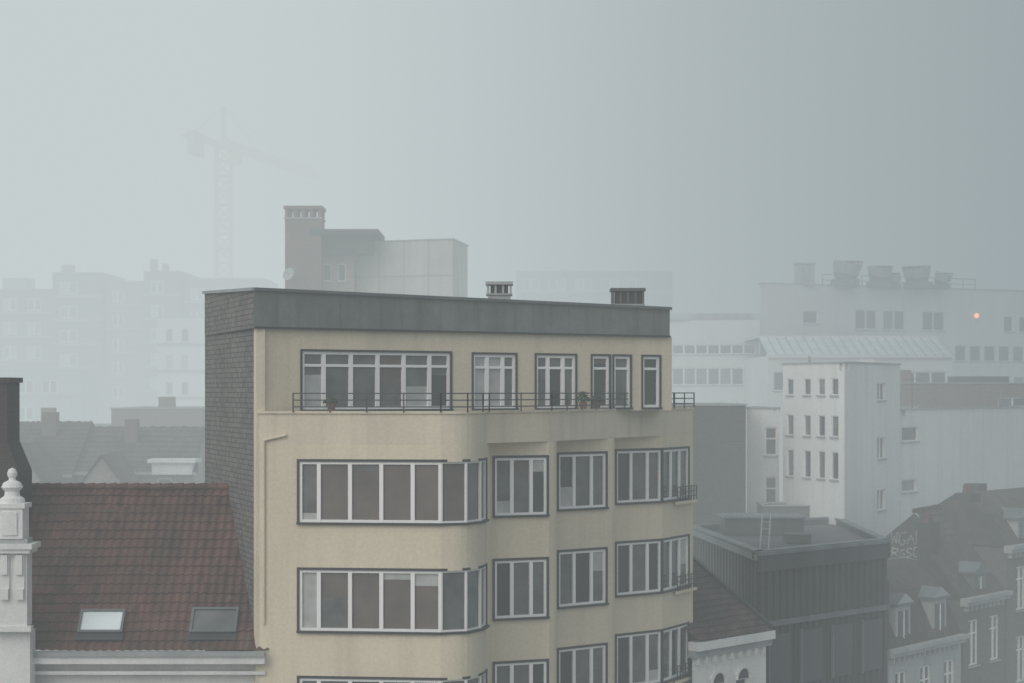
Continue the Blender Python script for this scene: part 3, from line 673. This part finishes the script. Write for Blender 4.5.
# ------------------------------------------------------------------ row of old houses bottom right
def mansard(name, f0, f1, depth, zc, zt_, kw, kr, nwin=2, dorm=2, zrows=None, dk='white', inset=1.0, ktrim='white'):
    b = Bld(name); d, n, L = seg(f0, f1)
    b0 = (f1[0] - n[0] * depth, f1[1] - n[1] * depth); b1 = (f0[0] - n[0] * depth, f0[1] - n[1] * depth)
    ws = []
    for i in range(nwin):
        uc = L * (i + .5) / nwin
        for z0_, z1_ in (zrows or [(zc - 2.9, zc - .9), (zc - 6.2, zc - 4.1), (zc - 9, zc - 7)]): ws.append(W(uc - .5, uc + .5, z0_, z1_, fr=.08, sp=[1, 1], tr=.7, pal='dark'))
    P = [f0, f1, b0, b1]
    for i in range(4): b.wall(P[i], P[(i + 1) % 4], 0, zc, ws if i == 0 else [], kw)
    for u0_, n1_, za, zb_ in ((0, .38, zc - .05, zc + .12), (0, .26, zc - .22, zc - .05)):
        b.t.lbox(f0, d, n, -.05, L + .05, -.1, n1_, za, zb_, ktrim)
    k_ = int(L / .45)
    for i in range(k_): b.t.lbox(f0, d, n, .1 + i * .45, .2 + i * .45, 0, .2, zc - .45, zc - .22, ktrim)
    Q = [(f0[0] - n[0] * inset, f0[1] - n[1] * inset), (f1[0] - n[0] * inset, f1[1] - n[1] * inset), (b0[0] + n[0] * inset, b0[1] + n[1] * inset), (b1[0] + n[0] * inset, b1[1] + n[1] * inset)]
    b.r.frustum(P, zc + .1, Q, zt_, kr, kr)
    R = [(f0[0] - n[0] * depth * .5, f0[1] - n[1] * depth * .5), (f1[0] - n[0] * depth * .5, f1[1] - n[1] * depth * .5)]
    b.r.face([(*Q[0], zt_ + .004), (*Q[1], zt_ + .004), (*R[1], zt_ + .9), (*R[0], zt_ + .9)], kr)
    b.r.face([(*Q[2], zt_ + .004), (*Q[3], zt_ + .004), (*R[0], zt_ + .9), (*R[1], zt_ + .9)], kr)
    b.r.face([(*Q[0], zt_ + .004), (*R[0], zt_ + .9), (*Q[3], zt_ + .004)], kr)
    for i in range(dorm):
        uc = L * (i + .5) / dorm; h = zt_ - zc
        b.t.lbox(f0, d, n, uc - .65, uc + .65, -1.1, -.2, zc + .12, zc + h * .8, dk)
        b.win.lbox(f0, d, n, uc - .42, uc + .42, -.2, -.17, zc + .35, zc + h * .7, 'glass')
        b.win.lbox(f0, d, n, uc - .03, uc + .03, -.17, -.14, zc + .35, zc + h * .7, 'frame')
        b.t.lbox(f0, d, n, uc - .78, uc + .78, -1.6, -.05, zc + h * .8, zc + h * .8 + .1, 'zinclight')
        def q(u, w, z): return (f0[0] + d[0] * u + n[0] * w, f0[1] + d[1] * u + n[1] * w, z)
        zz_ = zc + h * .8 + .1
        b.t.face([q(uc - .75, -.08, zz_), q(uc + .75, -.08, zz_), q(uc, -.08, zz_ + .4)], dk)
        b.t.face([q(uc - .75, -.08, zz_), q(uc, -.08, zz_ + .4), q(uc, -1.6, zz_ + .4), q(uc - .75, -1.6, zz_)], 'zinclight')
        b.t.face([q(uc + .75, -.08, zz_), q(uc + .75, -1.6, zz_), q(uc, -1.6, zz_ + .4), q(uc, -.08, zz_ + .4)], 'zinclight')
    return b, d, n, L
b, d, n, L = mansard('mansard_townhouse', (15.25, 77.0), (19.4, 82.1), 4.2, 9.4, 11.6, 'greywall', 'tiledark', 3, 2, dk='greywall', ktrim='greywall')
b.t.lbox((15.25, 77), d, n, -.1, .25, -4, -.1, 9.5, 12.3, 'darkbrick'); b.done()
b, d, n, L = mansard('gabled_townhouse', (19.5, 82.2), (22.2, 85.6), 3.4, 10.9, 12.2, 'brickgrey', 'tiledark', 2, 1, dk='zinclight', ktrim='cap')
b.t.lbox((19.5, 82.2), d, n, .1, .9, -2.2, -1.5, 12, 14.2, 'darkbrick')
for u in (.25, .55): b.t.cyl((19.5 + d[0] * u - n[0] * 1.8, 82.2 + d[1] * u - n[1] * 1.8, 14.2), (19.5 + d[0] * u - n[0] * 1.8, 82.2 + d[1] * u - n[1] * 1.8, 14.6), .12, .1, 'tile')
b.done()
b, d, n, L = mansard('brick_townhouse', (22.3, 85.7), (28, 92.5), 5, 12.9, 14.4, 'brickgrey', 'tiledark', 3, 2, dk='cap', ktrim='cap')
b.t.lbox((22.3, 85.7), d, n, .1, 1.1, -2.6, -1.8, 13.5, 15.3, 'darkbrick'); b.t.lbox((22.3, 85.7), d, n, 3, 3.8, -3.6, -2.8, 14, 15.6, 'darkbrick')
for u in (.35, .8): b.t.cyl((22.3 + d[0] * u - n[0] * 2.2, 85.7 + d[1] * u - n[1] * 2.2, 15.3), (22.3 + d[0] * u - n[0] * 2.2, 85.7 + d[1] * u - n[1] * 2.2, 15.65), .12, .1, 'tile')
b.done()
gb = Bld('graffiti_gable_house')
G0, G1, G2, G3 = (16.9, 86.0), (19.3, 85.0), (24.0, 90.5), (21.5, 94.0)
gb.wall(G0, G1, 0, 13.4, [], 'darkbrick'); gm = ((G0[0] + G1[0]) / 2, (G0[1] + G1[1]) / 2)
gb.w.face([(*G0, 13.4), (*G1, 13.4), (*gm, 14.5)], 'darkbrick')
gb.wall(G1, G2, 0, 12.0, [], 'darkbrick'); gb.wall((16.9, 92), G0, 0, 13.4, [], 'darkbrick')
tile_roof(gb.r, (G1[0] + .1, G1[1] - .2, 12.2), (G2[0], G2[1], 12.2), (gm[0] + .1, gm[1] + .1, 14.6), (gm[0] + 5, gm[1] + 7.4, 14.7), 'tiledark')
gb.t.beam((*gm, 14.6), (gm[0] + 5, gm[1] + 7.4, 14.75), .2, 'tiledark')
gb.done()
gr = MB(); d, n, L = seg(G0, G1)
def gp(u, z): return (G0[0] + d[0] * u + n[0] * .03, G0[1] + d[1] * u + n[1] * .03, z)
random.seed(11)
def tag(pts_, w_=.05):
    for p, q_ in zip(pts_, pts_[1:]): gr.beam(gp(*p), gp(*q_), w_, 'graffiti', w_)
u_ = .2
for row_z, hh, cnt in ((13.35, .55, 5), (12.75, .5, 5)):      # irregular scrawled tag, two lines
    u_ = .2 + random.uniform(0, .15)
    for j in range(cnt):
        wd = random.uniform(.2, .36); base = row_z - hh / 2 + random.uniform(-.05, .05); tp = base + hh * random.uniform(.75, 1.15)
        typ = random.randrange(5)
        if typ == 0: tag([(u_, base), (u_ + .03, tp), (u_ + wd, tp - .08), (u_ + wd * .8, (base + tp) / 2), (u_ + .05, (base + tp) / 2 - .03), (u_ + wd, base)])
        elif typ == 1: tag([(u_ + wd, tp - .05), (u_ + wd * .5, tp), (u_, (base + tp) / 2 + .05), (u_ + wd * .5, (base + tp) / 2), (u_ + wd, base + .12), (u_ + wd * .4, base), (u_, base + .05)])
        elif typ == 2: tag([(u_, base), (u_ + wd * .5, tp), (u_ + wd, base)]); tag([(u_ - .03, base + hh * .35), (u_ + wd, base + hh * .4)])
        elif typ == 3: tag([(u_ + wd, tp), (u_ + .05, tp - .06), (u_, base + .1), (u_ + wd * .5, base), (u_ + wd, base + .15), (u_ + wd * .6, base + hh * .45)])
        else: tag([(u_, tp), (u_ + .04, base), (u_ + wd * .5, base + hh * .6), (u_ + wd * .75, base), (u_ + wd, tp)])
        u_ += wd + .06
tag([(.15, 12.4), (.9, 12.5), (1.6, 12.38), (2.2, 12.52)], .035)
gr.obj('graffiti')

# ------------------------------------------------------------------ ground, street
g = MB(); g.face([(-3000, -3000, 0), (3000, -3000, 0), (3000, 3000, 0), (-3000, 3000, 0)], 'ground'); g.obj('ground')
g = MB(); g.face([(-80, 34, .004), (80, 34, .004), (80, 43, .004), (-80, 43, .004)], 'asphalt'); g.obj('road')
g = MB(); g.box(-80, 80, 43, 46.5, 0, .13, 'paving'); g.obj('pavement')
g = MB(); g.box(-80, 80, 30.5, 34, 0, .13, 'paving'); g.obj('pavement')
g = MB()
for i in range(26): x = -78 + i * 6; g.face([(x, 38.43, .008), (x + 3, 38.43, .008), (x + 3, 38.57, .008), (x, 38.57, .008)], 'frame')
g.obj('road_markings')

# ------------------------------------------------------------------ fog banks: homogeneous volumes side by side, glowing in place of scattered daylight
def fog(poly, sig, col):
    m = bpy.data.materials.new('glowing_fog_volume'); m.use_nodes = True; t = m.node_tree
    for nd in list(t.nodes): t.nodes.remove(nd)
    out = t.nodes.new('ShaderNodeOutputMaterial')
    ab_ = t.nodes.new('ShaderNodeVolumeAbsorption'); ab_.inputs['Color'].default_value = (0, 0, 0, 1); ab_.inputs['Density'].default_value = sig
    em = t.nodes.new('ShaderNodeEmission'); em.inputs['Strength'].default_value = sig; em.inputs['Color'].default_value = (*col, 1)
    ad = t.nodes.new('ShaderNodeAddShader')
    t.links.new(ab_.outputs[0], ad.inputs[0]); t.links.new(em.outputs[0], ad.inputs[1]); t.links.new(ad.outputs[0], out.inputs['Volume'])
    n = len(poly); b = MB()
    b.v = [(*p, -2) for p in poly] + [(*p, 180) for p in poly]
    b.f = [tuple(range(n - 1, -1, -1)), tuple(range(n, 2 * n))] + [(i, (i + 1) % n, (i + 1) % n + n, i + n) for i in range(n)]; b.m = [0] * len(b.f)
    o = b.obj('fog'); o.data.materials.append(m)
CL = (.59, .65, .655); CR = (.27, .325, .35); CM = (.45, .50, .51)  # sky brightness falling from left to right, put into the fog glow colours
e = .02
def lx(y): return 43.57 - .242 * y
fog([(-400, -150), (400, -150), (400, 72), (-400, 72)], .0031, CM)
fog([(-400, 72 + e), (lx(72) - e, 72 + e), (lx(130) - e, 130), (-400, 130)], .0105, CL)
fog([(lx(72), 72 + e), (400, 72 + e), (400, 130), (lx(130), 130)], .0095, CR)
fog([(-400, 130 + e), (lx(130) - e, 130 + e), (lx(700) - e, 700), (-400, 700)], .0125, CL)
fog([(lx(130), 130 + e), (400, 130 + e), (400, 700), (lx(700), 700)], .0110, CR)

# ------------------------------------------------------------------ world, sun, camera
w = bpy.data.worlds.new('World'); scene.world = w; w.use_nodes = True; t = w.node_tree
bg = t.nodes['Background']; sk = t.nodes.new('ShaderNodeTexSky'); sk.sky_type = 'NISHITA'; sk.sun_disc = False
sk.sun_elevation = math.radians(38); sk.sun_rotation = math.radians(215); sk.dust_density = 6; sk.air_density = 1
hs = t.nodes.new('ShaderNodeHueSaturation'); hs.inputs['Saturation'].default_value = .4
t.links.new(sk.outputs[0], hs.inputs['Color']); t.links.new(hs.outputs[0], bg.inputs[0]); bg.inputs[1].default_value = .12
s = bpy.data.lights.new('sun', 'SUN'); s.energy = .6; s.angle = math.radians(50); s.color = (1, .96, .9)
so = bpy.data.objects.new('sun', s); scene.collection.objects.link(so)
az = math.radians(215); el = math.radians(38)
dirv = Vector((math.sin(az) * math.cos(el), math.cos(az) * math.cos(el), math.sin(el)))
so.rotation_euler = dirv.to_track_quat('Z', 'Y').to_euler()
scene.view_settings.view_transform = 'Standard'; scene.view_settings.look = 'None'; scene.view_settings.exposure = 0
cam = bpy.data.cameras.new('camera'); co = bpy.data.objects.new('camera', cam); scene.collection.objects.link(co)
co.location = (0, 0, CAMZ); co.rotation_euler = (math.radians(90), 0, 0)
cam.lens = 66.8; cam.sensor_width = 36; cam.shift_y = .0483; cam.clip_end = 5000
cam.dof.use_dof = True; cam.dof.focus_distance = 43; cam.dof.aperture_fstop = 1.6
scene.camera = co
